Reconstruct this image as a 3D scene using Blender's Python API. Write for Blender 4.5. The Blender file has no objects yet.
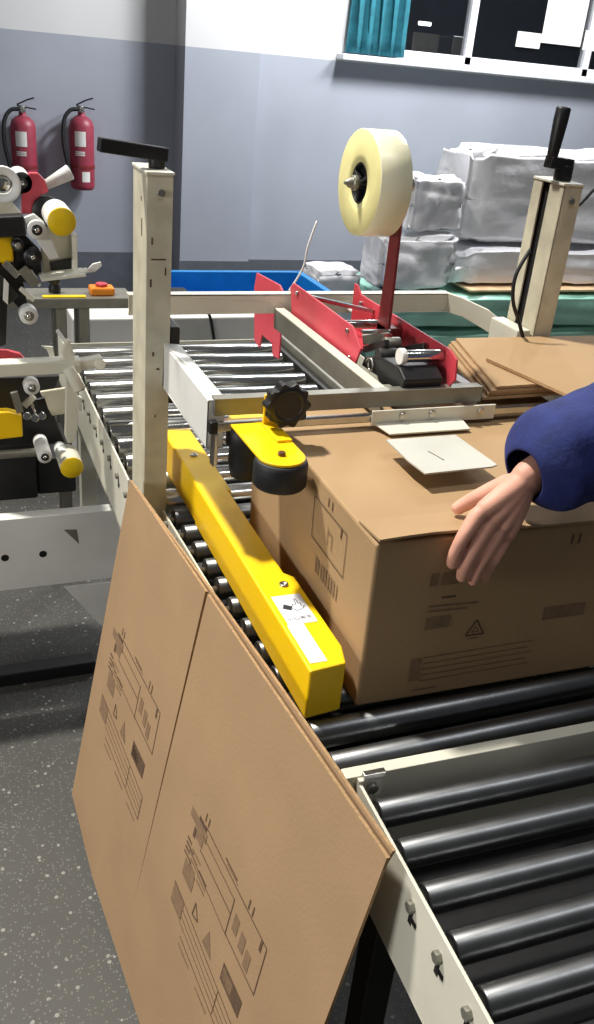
import bpy, bmesh, math, random
from mathutils import Vector, Matrix, noise
random.seed(7)
scn = bpy.context.scene
COL = scn.collection
# ------------------------------------------------------------------ camera
YAW, PIT, ROL, FPX = 0.409499, -0.472859, 0.0976311, 893.83
CAM = Vector((0, 0, 1.55))
fw = Vector((math.sin(YAW) * math.cos(PIT), math.cos(YAW) * math.cos(PIT), math.sin(PIT)))
rt = fw.cross(Vector((0, 0, 1))).normalized()
up = rt.cross(fw)
R_ = rt * math.cos(ROL) + up * math.sin(ROL)
U_ = -rt * math.sin(ROL) + up * math.cos(ROL)
cd = bpy.data.cameras.new('camera')
cam = bpy.data.objects.new('camera', cd)
COL.objects.link(cam)
m = Matrix((R_, U_, -fw)).transposed().to_4x4()
m.translation = CAM
cam.matrix_world = m
cd.sensor_fit = 'HORIZONTAL'
cd.sensor_width = 36
cd.lens = FPX / 594 * 36
cd.clip_start = 0.02
scn.camera = cam
# ------------------------------------------------------------------ light
scn.view_settings.view_transform = 'Standard'
scn.view_settings.look = 'None'
scn.view_settings.gamma = 1
scn.view_settings.use_curve_mapping = False
scn.view_settings.exposure = 0.0
w = bpy.data.worlds.new('world')
scn.world = w
w.use_nodes = True
w.node_tree.nodes['Background'].inputs[0].default_value = (0.95, 0.97, 1.0, 1)
w.node_tree.nodes['Background'].inputs[1].default_value = 0.08


def lamp(name, loc, target, sx, sy, watts, col=(1, 0.97, 0.92), spread=180):
    l = bpy.data.lights.new(name, 'AREA')
    l.shape = 'RECTANGLE'
    l.size, l.size_y, l.energy, l.color = sx, sy, watts, col
    l.spread = math.radians(spread)
    o = bpy.data.objects.new(name, l)
    COL.objects.link(o)
    o.location = loc
    o.rotation_euler = (Vector(target) - Vector(loc)).to_track_quat('-Z', 'Y').to_euler()
    return o


lamp('ceiling_lamp', (-1.53, 3.66, 6.8), (0.45, 1.2, 0.83), 0.5, 0.36, 135, (1, 0.95, 0.86), 80)
lamp('ceiling_lamp', (4.2, 4.6, 3.4), (2.6, 6.15, 1.0), 1.2, 0.3, 122, (0.97, 0.98, 1.0))
lamp('ceiling_lamp', (2.9, 4.9, 3.4), (0.4, 6.4, 0.9), 0.6, 0.3, 104, (0.97, 0.98, 1.0))
lamp('side_fill_light', (-2.6, 0.72, 1.5), (0.3, 1.15, 0.6), 0.8, 0.7, 43, (1, 0.96, 0.92))  # unseen fill light added to brighten the left-facing sides
lamp('ceiling_lamp', (1.0, 0.55, 3.5), (1.0, 0.55, 0.5), 1.8, 0.10, 16, (0.97, 0.98, 1.0))  # long overhead light added to draw highlights along the rollers

FZ = -0.07          # floor level; roller tops are at 0.75


def at(px, py, axis, val):
    """point of the place seen at a pixel, on the plane X/Y/Z = val"""
    d = R_ * ((px - 297) / FPX) - U_ * ((py - 512) / FPX) + fw
    i = 'XYZ'.index(axis)
    return CAM + d * ((val - CAM[i]) / d[i])


# ------------------------------------------------------------------ materials
def lin(c):
    if isinstance(c, str):
        c = [int(c[i:i + 2], 16) / 255 for i in (0, 2, 4)]
    return tuple(x / 12.92 if x <= 0.04045 else ((x + 0.055) / 1.055) ** 2.4 for x in c) + (1,)


MATS = {}


def mat(name, col, rough=0.5, metal=0.0, var=0.08, scale=12, bump=0.0, bscale=60, spec=0.5, sub=0, coat=0, col2=None, lo=0.35, hi=0.65):
    mt = bpy.data.materials.new(name)
    mt.use_nodes = True
    nt = mt.node_tree
    b = nt.nodes['Principled BSDF']
    c = lin(col)
    tc = nt.nodes.new('ShaderNodeTexCoord')
    nz = nt.nodes.new('ShaderNodeTexNoise')
    nz.inputs['Scale'].default_value = scale
    nz.inputs['Detail'].default_value = 6
    nt.links.new(tc.outputs['Object'], nz.inputs['Vector'])
    rp = nt.nodes.new('ShaderNodeValToRGB')
    rp.color_ramp.elements[0].position, rp.color_ramp.elements[1].position = lo, hi
    if col2 is None:
        rp.color_ramp.elements[0].color = tuple(x * (1 - var) for x in c[:3]) + (1,)
        rp.color_ramp.elements[1].color = tuple(min(1, x * (1 + var)) for x in c[:3]) + (1,)
    else:
        rp.color_ramp.elements[0].color = lin(col2)
        rp.color_ramp.elements[1].color = c
    nt.links.new(nz.outputs['Fac'], rp.inputs['Fac'])
    nt.links.new(rp.outputs['Color'], b.inputs['Base Color'])
    b.inputs['Roughness'].default_value = rough
    b.inputs['Metallic'].default_value = metal
    b.inputs['Specular IOR Level'].default_value = spec
    if sub:
        b.inputs['Subsurface Weight'].default_value = sub
        b.inputs['Subsurface Radius'].default_value = (0.02, 0.018, 0.01)
    if coat:
        b.inputs['Coat Weight'].default_value = coat
    if bump:
        n2 = nt.nodes.new('ShaderNodeTexNoise')
        n2.inputs['Scale'].default_value = bscale
        n2.inputs['Detail'].default_value = 4
        nt.links.new(tc.outputs['Object'], n2.inputs['Vector'])
        bp = nt.nodes.new('ShaderNodeBump')
        bp.inputs['Strength'].default_value = bump
        bp.inputs['Distance'].default_value = 0.01
        nt.links.new(n2.outputs['Fac'], bp.inputs['Height'])
        nt.links.new(bp.outputs['Normal'], b.inputs['Normal'])
    MATS[name] = mt
    return mt


mat('kraft', 'A68969', 0.78, var=0.05, scale=5, bump=0.05, bscale=160, spec=0.25)
mat('kraft_lit', 'A98C68', 0.78, var=0.04, scale=5, bump=0.05, bscale=160, spec=0.25)
mat('kraft_edge', 'AC8C66', 0.9, var=0.15, scale=150)
mat('ink', '5E4836', 0.8, var=0.15, scale=80)
mat('ink_light', '846A50', 0.8, var=0.12, scale=90)
mat('cream', 'DAD8C8', 0.42, var=0.05, scale=9, bump=0.02)
mat('cream_worn', 'C9C4AE', 0.42, var=0.12, scale=20, bump=0.03)
mat('white_paint', 'E4E4E0', 0.45, var=0.04, scale=8)
mat('steel', 'B9B8B2', 0.28, 1.0, var=0.10, scale=30)
mat('chrome', 'D2D2CE', 0.20, 1.0, var=0.08, scale=25)
mat('dark_chrome', '7C7E80', 0.36, 1.0, var=0.10, scale=25)
mat('grey_metal', '8C8A80', 0.45, 0.6, var=0.10, scale=20)
mat('dark_metal', '3A3A38', 0.45, 0.5, var=0.15, scale=20)
mat('black', '141416', 0.45, var=0.2, scale=30)
mat('black_rubber', '1B1D20', 0.6, var=0.2, scale=40, bump=0.05)
mat('tongue_metal', 'B4B3A8', 0.5, var=0.05)
mat('hole', '0A0A0A', 0.9)
mat('yellow', 'FFD000', 0.42, var=0.03, scale=6)
mat('yellow_cap', 'E8C400', 0.5, var=0.08, scale=40)
mat('orange', 'E88A20', 0.5)
mat('red', 'C23E4A', 0.42, var=0.08, scale=14)
mat('bright_red', 'CE4856', 0.45, var=0.06, scale=14)
mat('dark_red', '7E2A2A', 0.45, var=0.12, scale=14)
mat('ext_red', '96384A', 0.45, var=0.08, scale=20)
mat('label_white', 'E6E4E0', 0.6, var=0.04)
mat('sticker', 'E4E6EE', 0.5, var=0.03)
mat('sticker_ink', '23262E', 0.6)
mat('brown_rubber', '5E3A1C', 0.5, var=0.15, scale=25)
mat('tape', 'FAF5D6', 0.28, var=0.03, scale=6, sub=0.5)
mat('tape_side', 'EBE3A2', 0.35, var=0.05, scale=30, sub=0.25)
mat('film', 'F4F4F7', 0.30, var=0.03, scale=4, bump=0.7, bscale=14, coat=0.3)
mat('green_film', 'A4DAC6', 0.35, var=0.10, scale=6, bump=0.4, bscale=9, coat=0.2)
mat('wood', 'D8B890', 0.7, var=0.15, scale=12)
mat('blue_plastic', '1C84C8', 0.4, var=0.06)
mat('curtain', '1F6A78', 0.85, var=0.15, scale=20)
mat('pvc', 'E8EAEE', 0.35, var=0.02)
mat('wall_white', 'E2E2E6', 0.75, var=0.02, scale=3)
mat('skin', 'D8A08A', 0.55, var=0.08, scale=30, sub=0.1)
mat('navy', '1E2A66', 0.85, var=0.2, scale=30, bump=0.15, bscale=120)
mat('room_dark', '24262A', 0.8)
mat('skirting', '5C6068', 0.7, var=0.08)


def mat_floor():
    mt = mat('floor', '403F3C', 0.55, var=0.12, scale=3)
    nt = mt.node_tree
    b = nt.nodes['Principled BSDF']
    tc = [n for n in nt.nodes if n.type == 'TEX_COORD'][0]
    rp = [n for n in nt.nodes if n.type == 'VALTORGB'][0]
    prev = rp.outputs['Color']
    for sc, wdt, c, thr in ((90, 0.9, '8A8A82', 0.94), (70, 0.9, '40413E', 0.82), (190, 0.9, '66665F', 0.72)):
        vo = nt.nodes.new('ShaderNodeTexVoronoi')
        vo.inputs['Scale'].default_value = sc
        nt.links.new(tc.outputs['Object'], vo.inputs['Vector'])
        sep = nt.nodes.new('ShaderNodeSeparateColor')
        nt.links.new(vo.outputs['Color'], sep.inputs[0])
        r2 = nt.nodes.new('ShaderNodeValToRGB')
        r2.color_ramp.interpolation = 'CONSTANT'
        r2.color_ramp.elements[0].color = (0, 0, 0, 1)
        r2.color_ramp.elements[1].position = thr
        r2.color_ramp.elements[1].color = (1, 1, 1, 1)
        nt.links.new(sep.outputs[0], r2.inputs[0])
        # only the middle of each cell
        r3 = nt.nodes.new('ShaderNodeMath')
        r3.operation = 'LESS_THAN'
        r3.inputs[1].default_value = 0.38
        nt.links.new(vo.outputs['Distance'], r3.inputs[0])
        mu = nt.nodes.new('ShaderNodeMath')
        mu.operation = 'MULTIPLY'
        nt.links.new(r2.outputs[0], mu.inputs[0])
        nt.links.new(r3.outputs[0], mu.inputs[1])
        mx = nt.nodes.new('ShaderNodeMix')
        mx.data_type = 'RGBA'
        mx.inputs[7].default_value = lin(c)
        nt.links.new(mu.outputs[0], mx.inputs[0])
        nt.links.new(prev, mx.inputs[6])
        prev = mx.outputs[2]
    nt.links.new(prev, b.inputs['Base Color'])


mat_floor()


def mat_wall():
    """grey-blue dado below z = 1.52, white above"""
    mt = mat('wall', 'A2A7B2', 0.7, var=0.05, scale=2)
    nt = mt.node_tree
    b = nt.nodes['Principled BSDF']
    rp = [n for n in nt.nodes if n.type == 'VALTORGB'][0]
    ge = nt.nodes.new('ShaderNodeNewGeometry')
    sx = nt.nodes.new('ShaderNodeSeparateXYZ')
    nt.links.new(ge.outputs['Position'], sx.inputs[0])
    gt = nt.nodes.new('ShaderNodeMath')
    gt.operation = 'GREATER_THAN'
    gt.inputs[1].default_value = 1.525
    nt.links.new(sx.outputs['Z'], gt.inputs[0])
    mx = nt.nodes.new('ShaderNodeMix')
    mx.data_type = 'RGBA'
    mx.inputs[7].default_value = lin('D4D4D4')
    nt.links.new(gt.outputs[0], mx.inputs[0])
    nt.links.new(rp.outputs['Color'], mx.inputs[6])
    nt.links.new(mx.outputs[2], b.inputs['Base Color'])


mat_wall()
g = mat('glass', '20242A', 0.05)
gb = g.node_tree.nodes['Principled BSDF']
gb.inputs['Alpha'].default_value = 0.25
e = bpy.data.materials.new('tube_light')
e.use_nodes = True
eb = e.node_tree.nodes['Principled BSDF']
eb.inputs['Emission Color'].default_value = (0.9, 0.97, 1, 1)
eb.inputs['Emission Strength'].default_value = 6
MATS['tube_light'] = e


# ------------------------------------------------------------------ mesh builder
class MB:
    def __init__(s):
        s.bm = bmesh.new()
        s.mats = []

    def _mi(s, m):
        if m not in s.mats:
            s.mats.append(m)
        return s.mats.index(m)

    def faces(s, vs, fs, m, smooth=False):
        mi = s._mi(m)
        bv = [s.bm.verts.new(v) for v in vs]
        for f in fs:
            try:
                fc = s.bm.faces.new([bv[i] for i in f])
                fc.material_index = mi
                fc.smooth = smooth
            except ValueError:
                pass
        return s

    def hexa(s, p, m):
        """8 points: bottom ring 0-3, top ring 4-7"""
        return s.faces(p, [(3, 2, 1, 0), (4, 5, 6, 7), (0, 1, 5, 4), (1, 2, 6, 5), (2, 3, 7, 6), (3, 0, 4, 7)], m)

    def box(s, x0, x1, y0, y1, z0, z1, m):
        return s.hexa([(x0, y0, z0), (x1, y0, z0), (x1, y1, z0), (x0, y1, z0), (x0, y0, z1), (x1, y0, z1), (x1, y1, z1), (x0, y1, z1)], m)

    def bar(s, a, b, wd, ht, m, upv=(0, 0, 1)):
        a, b = Vector(a), Vector(b)
        d = (b - a).normalized()
        upv = Vector(upv)
        if abs(d.dot(upv)) > 0.98:
            upv = Vector((1, 0, 0))
        r = d.cross(upv).normalized()
        u = r.cross(d)
        r, u = r * wd / 2, u * ht / 2
        return s.hexa([a - r - u, a + r - u, b + r - u, b - r - u, a - r + u, a + r + u, b + r + u, b - r + u], m)

    def prism(s, pts, ext, m, mside=None):
        """polygon (3D points) extruded by the vector ext"""
        n = len(pts)
        pts = [Vector(p) for p in pts]
        ext = Vector(ext)
        v = pts + [p + ext for p in pts]
        s.faces(v, [tuple(range(n)), tuple(range(2 * n - 1, n - 1, -1))] + ([] if mside else [(i, (i + 1) % n, n + (i + 1) % n, n + i) for i in range(n)]), m)
        if mside:
            s.faces(v, [(i, (i + 1) % n, n + (i + 1) % n, n + i) for i in range(n)], mside)
        return s

    def cyl(s, a, b, r, m, r2=None, seg=24, cap=None):
        a, b = Vector(a), Vector(b)
        r2 = r if r2 is None else r2
        d = (b - a).normalized()
        x = d.orthogonal().normalized()
        y = d.cross(x)
        vs = []
        for c, rr in ((a, r), (b, r2)):
            for i in range(seg):
                t = 2 * math.pi * i / seg
                vs.append(c + x * math.cos(t) * rr + y * math.sin(t) * rr)
        s.faces(vs, [(i, (i + 1) % seg, seg + (i + 1) % seg, seg + i) for i in range(seg)], m, True)
        cm = cap or m
        s.faces(vs[:seg], [tuple(range(seg - 1, -1, -1))], cm)
        s.faces(vs[seg:], [tuple(range(seg))], cm)
        return s

    def lathe(s, a, axis, prof, m, seg=32, mm=None):
        """prof: list of (distance along axis, radius)"""
        a, d = Vector(a), Vector(axis).normalized()
        x = d.orthogonal().normalized()
        y = d.cross(x)
        vs, fs = [], []
        for h, r in prof:
            for i in range(seg):
                t = 2 * math.pi * i / seg
                vs.append(a + d * h + x * math.cos(t) * r + y * math.sin(t) * r)
        for k in range(len(prof) - 1):
            f = [(k * seg + i, k * seg + (i + 1) % seg, (k + 1) * seg + (i + 1) % seg, (k + 1) * seg + i) for i in range(seg)]
            s.faces(vs, f, mm[k] if mm else m, True)
        return s

    def tube(s, pts, r, m, seg=10, smooth=3):
        pts = [Vector(p) for p in pts]
        if smooth and len(pts) > 2:
            out = []
            for i in range(len(pts) - 1):
                p0, p1, p2, p3 = pts[max(i - 1, 0)], pts[i], pts[i + 1], pts[min(i + 2, len(pts) - 1)]
                for k in range(smooth * 2):
                    t = k / (smooth * 2)
                    out.append(0.5 * (2 * p1 + (p2 - p0) * t + (2 * p0 - 5 * p1 + 4 * p2 - p3) * t * t + (3 * p1 - p0 - 3 * p2 + p3) * t ** 3))
            pts = out + [pts[-1]]
        vs, fs = [], []
        x = None
        for i, p in enumerate(pts):
            d = (pts[min(i + 1, len(pts) - 1)] - pts[max(i - 1, 0)]).normalized()
            x = d.orthogonal().normalized() if x is None else (x - d * x.dot(d)).normalized()
            y = d.cross(x)
            for k in range(seg):
                t = 2 * math.pi * k / seg
                vs.append(p + x * math.cos(t) * r + y * math.sin(t) * r)
        n = len(pts)
        for i in range(n - 1):
            for k in range(seg):
                fs.append((i * seg + k, i * seg + (k + 1) % seg, (i + 1) * seg + (k + 1) % seg, (i + 1) * seg + k))
        fs += [tuple(range(seg - 1, -1, -1)), tuple((n - 1) * seg + k for k in range(seg))]
        return s.faces(vs, fs, m, True)

    def build(s, name, parent=None, bevel=0.0, seg=2, label=None):
        bmesh.ops.remove_doubles(s.bm, verts=s.bm.verts, dist=1e-6)
        bmesh.ops.recalc_face_normals(s.bm, faces=s.bm.faces)
        root = parent
        off = Vector((0, 0, 0))
        while root is not None:
            off += Vector(root.location)
            root = root.parent
        if parent is None:
            xs = [v.co for v in s.bm.verts]
            off = Vector(((min(c.x for c in xs) + max(c.x for c in xs)) / 2, (min(c.y for c in xs) + max(c.y for c in xs)) / 2, min(c.z for c in xs)))
        bmesh.ops.translate(s.bm, verts=s.bm.verts, vec=-off)
        me = bpy.data.meshes.new(name)
        s.bm.to_mesh(me)
        s.bm.free()
        for mname in s.mats:
            me.materials.append(MATS[mname])
        o = bpy.data.objects.new(name, me)
        COL.objects.link(o)
        if parent is None:
            o.location = off
        else:
            o.parent = parent
        if bevel:
            bv = o.modifiers.new('bevel', 'BEVEL')
            bv.width, bv.segments, bv.limit_method, bv.angle_limit = bevel, seg, 'ANGLE', math.radians(40)
            bv.harden_normals = False
        if label:
            o['label'] = label
        return o


def thing(name, label, cat, loc, group=None):
    o = bpy.data.objects.new(name, None)
    COL.objects.link(o)
    o.location = loc
    o.empty_display_size = 0.05
    o['label'], o['category'] = label, cat
    if group:
        o['group'] = group
    return o


def tag(o, label, cat, group=None):
    o['label'], o['category'] = label, cat
    if group:
        o['group'] = group
    return o


def struct(o):
    o['kind'] = 'structure'
    return o


def copy_tree(o, parent=None):
    c = o.copy()
    COL.objects.link(c)
    if parent is not None:
        c.parent = parent
    for ch in list(o.children):
        copy_tree(ch, c)
    return c


# ------------------------------------------------------------------ setting
struct(MB().box(-6, 9, -3, 6.6, FZ - 0.1, FZ, 'floor').build('floor'))
struct(MB().box(-5, 1.60, 6.40, 6.6, FZ, 4.0, 'wall').build('wall_back_left'))
struct(MB().box(1.60, 2.10, 6.15, 6.6, FZ, 4.0, 'wall').build('trim_1'))      # the pillar
wl = MB()
WX0, WX1, WZ0, WZ1 = 2.80, 6.2, 1.575, 3.0
wl.box(2.10, WX0, 6.21, 6.6, FZ, 4.0, 'wall').box(WX1, 9, 6.21, 6.6, FZ, 4.0, 'wall')
wl.box(WX0, WX1, 6.21, 6.6, FZ, WZ0, 'wall').box(WX0, WX1, 6.21, 6.6, WZ1, 4.0, 'wall')
struct(wl.build('wall_back_right'))
struct(MB().box(-5, 1.60, 6.385, 6.40, FZ, 0.20, 'skirting').box(1.59, 2.11, 6.138, 6.15, FZ, 0.20, 'skirting').box(2.11, 9, 6.198, 6.21, FZ, 0.20, 'skirting').build('baseboard_back'))

# window: sill, frame with mullions, dark panes, an unlit workshop behind
win = bpy.data.objects.new('window_1', None)
COL.objects.link(win)
win.location = (4.4, 6.25, WZ0)
win['kind'] = 'structure'
MB().box(2.66, WX1 + 0.1, 6.10, 6.30, 1.535, 1.572, 'pvc').build('window_sill', win, 0.006)
fr = MB()
FY0, FY1 = 6.24, 6.31
fr.box(WX0, WX1, FY0, FY1, WZ0, WZ0 + 0.055, 'pvc').box(WX0, WX1, FY0, FY1, WZ1 - 0.06, WZ1, 'pvc')
MUL = [WX0, 3.66, 4.68, 5.70, WX1 - 0.05]
for x in MUL:
    fr.box(x, x + 0.055, FY0, FY1, WZ0, WZ1, 'pvc')
fr.build('window_frame', win, 0.004)
for a, b in zip(MUL[:-1], MUL[1:]):
    MB().box(a + 0.05, b + 0.005, 6.272, 6.278, WZ0 + 0.05, WZ1 - 0.05, 'glass').build('window_pane', win)
dk = MB().box(WX0 - .6, WX1 + 2.5, 9.5, 9.6, 0.5, 4, 'room_dark').box(WX0 - 0.6, WX1 + 2.5, 6.62, 9.5, 3.9, 4.0, 'room_dark').box(WX0 - 0.6, WX1 + 2.5, 6.62, 9.5, 0.5, 0.6, 'room_dark')
dk.box(WX0 - .7, WX0 - .6, 6.62, 9.6, 0.5, 4, 'room_dark').box(WX1 + 2.5, WX1 + 2.6, 6.62, 9.6, 0.5, 4, 'room_dark')
struct(dk.build('wall_beyond_window'))


def beyond_tube(px, py, ln, lab):
    p = at(px, py, 'Y', 9.0)
    o = MB().cyl(p, p + Vector((ln, 0, 0)), 0.018, 'tube_light', seg=12).build('tube_lamp')
    tag(o, lab, 'lamp')


beyond_tube(419, 23, 0.13, 'small lit tube lamp glowing behind the dark pane beside the teal curtain')
beyond_tube(454, 38, 0.14, 'lit tube lamp glowing behind the dark pane left of the white mullion')
for px, py, wdt, hgt, lab in ((452, 48, .10, .20, 'pale machine cover dimly seen through the left dark pane'), (412, 45, .14, .22, 'grey cabinet dimly seen through the window beside the curtain')):
    p = at(px, py, 'Y', 8.4)
    o = MB().box(p.x, p.x + wdt * 2, 8.4, 8.8, 0.602, p.z + hgt * .5, 'grey_metal').build('cabinet', bevel=0.01)
    tag(o, lab, 'cabinet')
PY = 6.262
for (x0, y0, x1, y1, lab) in ((556, -40, 580, 47, 'long blank white paper strip hanging on the right pane of the window'), (518, 31, 539, 49, 'small square white paper note stuck on the window pane'),
                              (586, 30, 600, 52, 'white paper sheet taped at the far right of the window')):
    a, b = at(x0, y0, 'Y', PY), at(x1, y1, 'Y', PY)
    o = MB().box(a.x, b.x, PY - .002, PY + 0.002, b.z, a.z, 'label_white').build('paper_sheet')
    tag(o, lab, 'paper')

# curtain: one pleated cloth
cu = MB()
nx, nz = 90, 14
vs, fs = [], []
for j in range(nz + 1):
    for i in range(nx + 1):
        t = i / nx
        z = 1.58 + 1.25 * j / nz
        amp = 0.032 - 0.012 * j / nz
        ph = t * 5.2 * 2 * math.pi
        x = 2.71 + t * 0.42 + 0.012 * math.sin(ph * 2 + j * .3) - 0.02 * (1 - j / nz) * (0.5 - t)
        y = 6.165 + amp * math.sin(ph) + 0.008 * math.sin(ph * 2.3 + 1 + j * .25)
        vs.append((x, y, z))
for j in range(nz):
    for i in range(nx):
        a = j * (nx + 1) + i
        fs.append((a, a + 1, a + nx + 2, a + nx + 1))
cu.faces(vs, fs, 'curtain', True)
co = cu.build('curtain')
so = co.modifiers.new('thick', 'SOLIDIFY')
so.thickness = 0.004
tag(co, 'teal pleated curtain hanging at the left end of the window', 'curtain')

# ------------------------------------------------------------------ fire extinguishers
def extinguisher(px, lab):
    Y = 6.31
    c = at(px, 150, 'Y', Y)
    zt, zb = at(px, 103, 'Y', Y).z, at(px, 189, 'Y', Y).z
    r = 0.078
    H = zt - zb
    root = thing('fire_extinguisher', lab, 'fire extinguisher', (c.x, Y, zb), 'fire extinguishers on the wall')
    h = H * 0.86
    MB().lathe((c.x, Y, zb), (0, 0, 1), [(0, 0.0), (0, r * .82), (0.012, r * .96), (0.03, r), (h * .86, r), (h * .93, r * .88), (h * .98, r * .55), (h, r * .3), (h + .02, r * .28), (h + .02, 0)], 'ext_red', 32).build('cylinder', root)
    v = MB()
    v.cyl((c.x, Y, zb + h + .01), (c.x, Y, zb + h + .055), 0.022, 'steel', seg=16)
    v.cyl((c.x, Y - .035, zb + h + .03), (c.x, Y, zb + h + .03), 0.014, 'steel', seg=14)
    v.build('valve', root, 0.002)
    hd = MB()
    hd.bar((c.x - .03, Y, zb + h + .055), (c.x + .085, Y, zb + h + .04), .022, .008, 'black')
    hd.bar((c.x - .03, Y, zb + h + .06), (c.x + .03, Y, zb + h + .09), .022, .008, 'black')
    hd.bar((c.x + .03, Y, zb + h + .09), (c.x + .075, Y, zb + h + .105), .022, .008, 'black')
    hd.build('handle', root, 0.002)
    MB().tube([(c.x - .02, Y, zb + h + .035), (c.x - .07, Y, zb + h + .025), (c.x - .112, Y - .01, zb + h - .04), (c.x - .118, Y - .02, zb + h * .62), (c.x - .095, Y - .03, zb + h * .34), (c.x - .074, Y - .05, zb + h * .12)], 0.0125, 'black_rubber').build('hose', root)
    # labels: curved patches
    def patch(a0, a1, z0, z1, m, mb):
        n = 10
        vs, fs = [], []
        for k in range(n + 1):
            a = math.radians(a0 + (a1 - a0) * k / n)
            for z in (z0, z1):
                vs.append((c.x + (r + .0012) * math.sin(a), Y - (r + .0012) * math.cos(a), zb + z))
        for k in range(n):
            fs.append((2 * k, 2 * k + 2, 2 * k + 3, 2 * k + 1))
        mb.faces(vs, fs, m, True)
    lb = MB()
    patch(-42, 10, h * .60, h * .80, 'label_white', lb)
    lb.build('label', root, label='white paper label')
    if px > 50:
        lb = MB()
        patch(-10, 28, h * .12, h * .26, 'label_white', lb)
        lb.build('label', root, label='small white label near the base')
    lb = MB()
    for k in range(3):
        patch(-40, 5, h * (.52 - .022 * k), h * (.535 - .022 * k), 'label_white', lb)
    lb.build('printed_text', root)
    br = MB()
    br.box(c.x - .03, c.x + .03, Y + r - .004, 6.40, zb + h * .5, zb + h * .54, 'steel')
    br.lathe((c.x, Y, zb + h * .30), (0, 0, 1), [(0, r + .003), (.02, r + .003)], 'dark_red')
    br.build('bracket', root)


extinguisher(24, 'red fire extinguisher with one white label, nearer the left picture edge')
extinguisher(82, 'red fire extinguisher with two white labels, nearer the machine mast')

# ------------------------------------------------------------------ things behind the machine
def crumple(mb, x0, x1, y0, y1, z0, z1, m, amp=0.02, n=18, sc=4.0, seed=0, shear=0.0):
    """a soft wrapped block: rounded box with creased faces"""
    bm = bmesh.new()
    bmesh.ops.create_cube(bm, size=2)
    bmesh.ops.subdivide_edges(bm, edges=bm.edges, cuts=n, use_grid_fill=True)
    hx, hy, hz = (x1 - x0) / 2, (y1 - y0) / 2, (z1 - z0) / 2
    c = Vector(((x0 + x1) / 2, (y0 + y1) / 2, (z0 + z1) / 2))
    vs = []
    for v in bm.verts:
        p = v.co.copy()
        q = Vector((p.x * hx, p.y * hy, p.z * hz))
        # soften the corners
        k = sum(1 for a in p if abs(a) > 0.93)
        nrm = p.normalized()
        rr = 0.03 * max(0, k - 1)
        q -= Vector((math.copysign(rr, p.x), math.copysign(rr, p.y), math.copysign(rr, p.z) if p.z > 0 else 0))
        d = noise.noise(q * sc + Vector((seed * 3.1, seed, 0))) + 0.7 * abs(noise.noise(q * sc * 2.3 + Vector((seed, 0, seed * 2)))) + .5 * abs(noise.noise(Vector((q.x * 2 + q.z * 5, q.y * 3, q.z * 9 + seed))))
        q += Vector((nrm.x, nrm.y, nrm.z if p.z > -0.99 else 0)) * d * amp
        if p.z < -0.99:
            q.z = -hz
        q.x += shear * max(0, (q.z + hz))
        vs.append(q + c)
    bm.verts.index_update()
    fs = [tuple(v.index for v in f.verts) for f in bm.faces]
    bm.free()
    mb.faces(vs, fs, m, True)


def bale(lab, x0, x1, y0, y1, z0, z1, m, name='wrapped_bale', cat='bale', **k):
    mb = MB()
    crumple(mb, x0, x1, y0, y1, z0, z1, m, **k)
    return tag(mb.build(name), lab, cat)


bale('wide pale green film-wrapped bale on the floor, lowest layer behind the right mast', 2.40, 4.9, 4.44, 5.1, FZ, 0.17, 'green_film', amp=.018, seed=4)
bale('pale green film-wrapped bale lying on the lower green one', 2.36, 4.85, 4.44, 5.1, 0.205, 0.375, 'green_film', amp=.018, seed=9)
tag(MB().box(2.9, 4.85, 4.47, 5.0, 0.402, 0.414, 'wood').build('board', bevel=.002), 'thin wooden board between the green bales and the white wrapped bales', 'board')
bale('big white film-wrapped bale on top of the pile below the window', 2.86, 4.7, 4.62, 5.0, 0.655, 1.165, 'film', amp=.026, n=30, seed=2, sc=3.4)
bale('white film-wrapped bale in the middle of the pile, under the biggest one', 2.82, 4.75, 4.56, 5.0, 0.428, 0.625, 'film', amp=.026, n=30, seed=3, sc=3.4)
bale('crumpled white plastic sack on the green bale, left of the tall wrapped pile', 2.31, 2.77, 4.50, 4.76, 0.41, 0.70, 'film', name='plastic_sack', cat='sack', amp=.032, n=30, sc=5, seed=6)
bale('upper crumpled white plastic sack slumped against the tall wrapped pile', 2.47, 2.79, 4.54, 4.80, 0.735, 1.0, 'film', name='plastic_sack', cat='sack', amp=.032, n=26, sc=5, seed=8)
bale('small white plastic sack on the floor left of the wrapped pile, behind the tape roll', 2.02, 2.30, 4.7, 4.95, FZ, 0.46, 'film', name='plastic_sack', cat='sack', amp=.025, seed=5)

# blue crate on a white cabinet behind the far end of the bed
cr = thing('plastic_bin', 'large blue plastic bin standing behind the white cabinet', 'bin', (1.40, 4.1, FZ))
x0, x1, y0, y1, z0, z1 = 1.0, 1.765, 3.88, 4.35, FZ, .545
cm = MB()
for a in ((x0, x1, y0, y0 + .015), (x0, x1, y1 - .015, y1), (x0, x0 + .015, y0, y1), (x1 - .015, x1, y0, y1)):
    cm.box(*a, z0, z1, 'blue_plastic')
cm.box(x0, x1, y0, y1, z0 + .3, z0 + .31, 'blue_plastic').build('body', cr, .003)
rm = MB()
for a in ((x0 - .02, x1 + .02, y0 - .02, y0 + .005), (x0 - .02, x1 + .02, y1 - .005, y1 + .02), (x0 - .02, x0 + .005, y0, y1), (x1 - .005, x1 + .02, y0, y1)):
    rm.box(*a, z1 - .03, z1, 'blue_plastic')
rm.build('rim', cr, .004)
a, b = at(72, 303, 'Y', 3.45), at(262, 340, 'Y', 3.45)
cz = at(185, 294, 'Y', 3.82).z
tb_ = thing('tool_box', 'small blue and black tool box on the white cabinet', 'tool box', (.93, 3.68, cz))
MB().box(.85, 1.00, 3.63, 3.73, cz, cz + .045, 'blue_plastic').build('body', tb_, .006)
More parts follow.
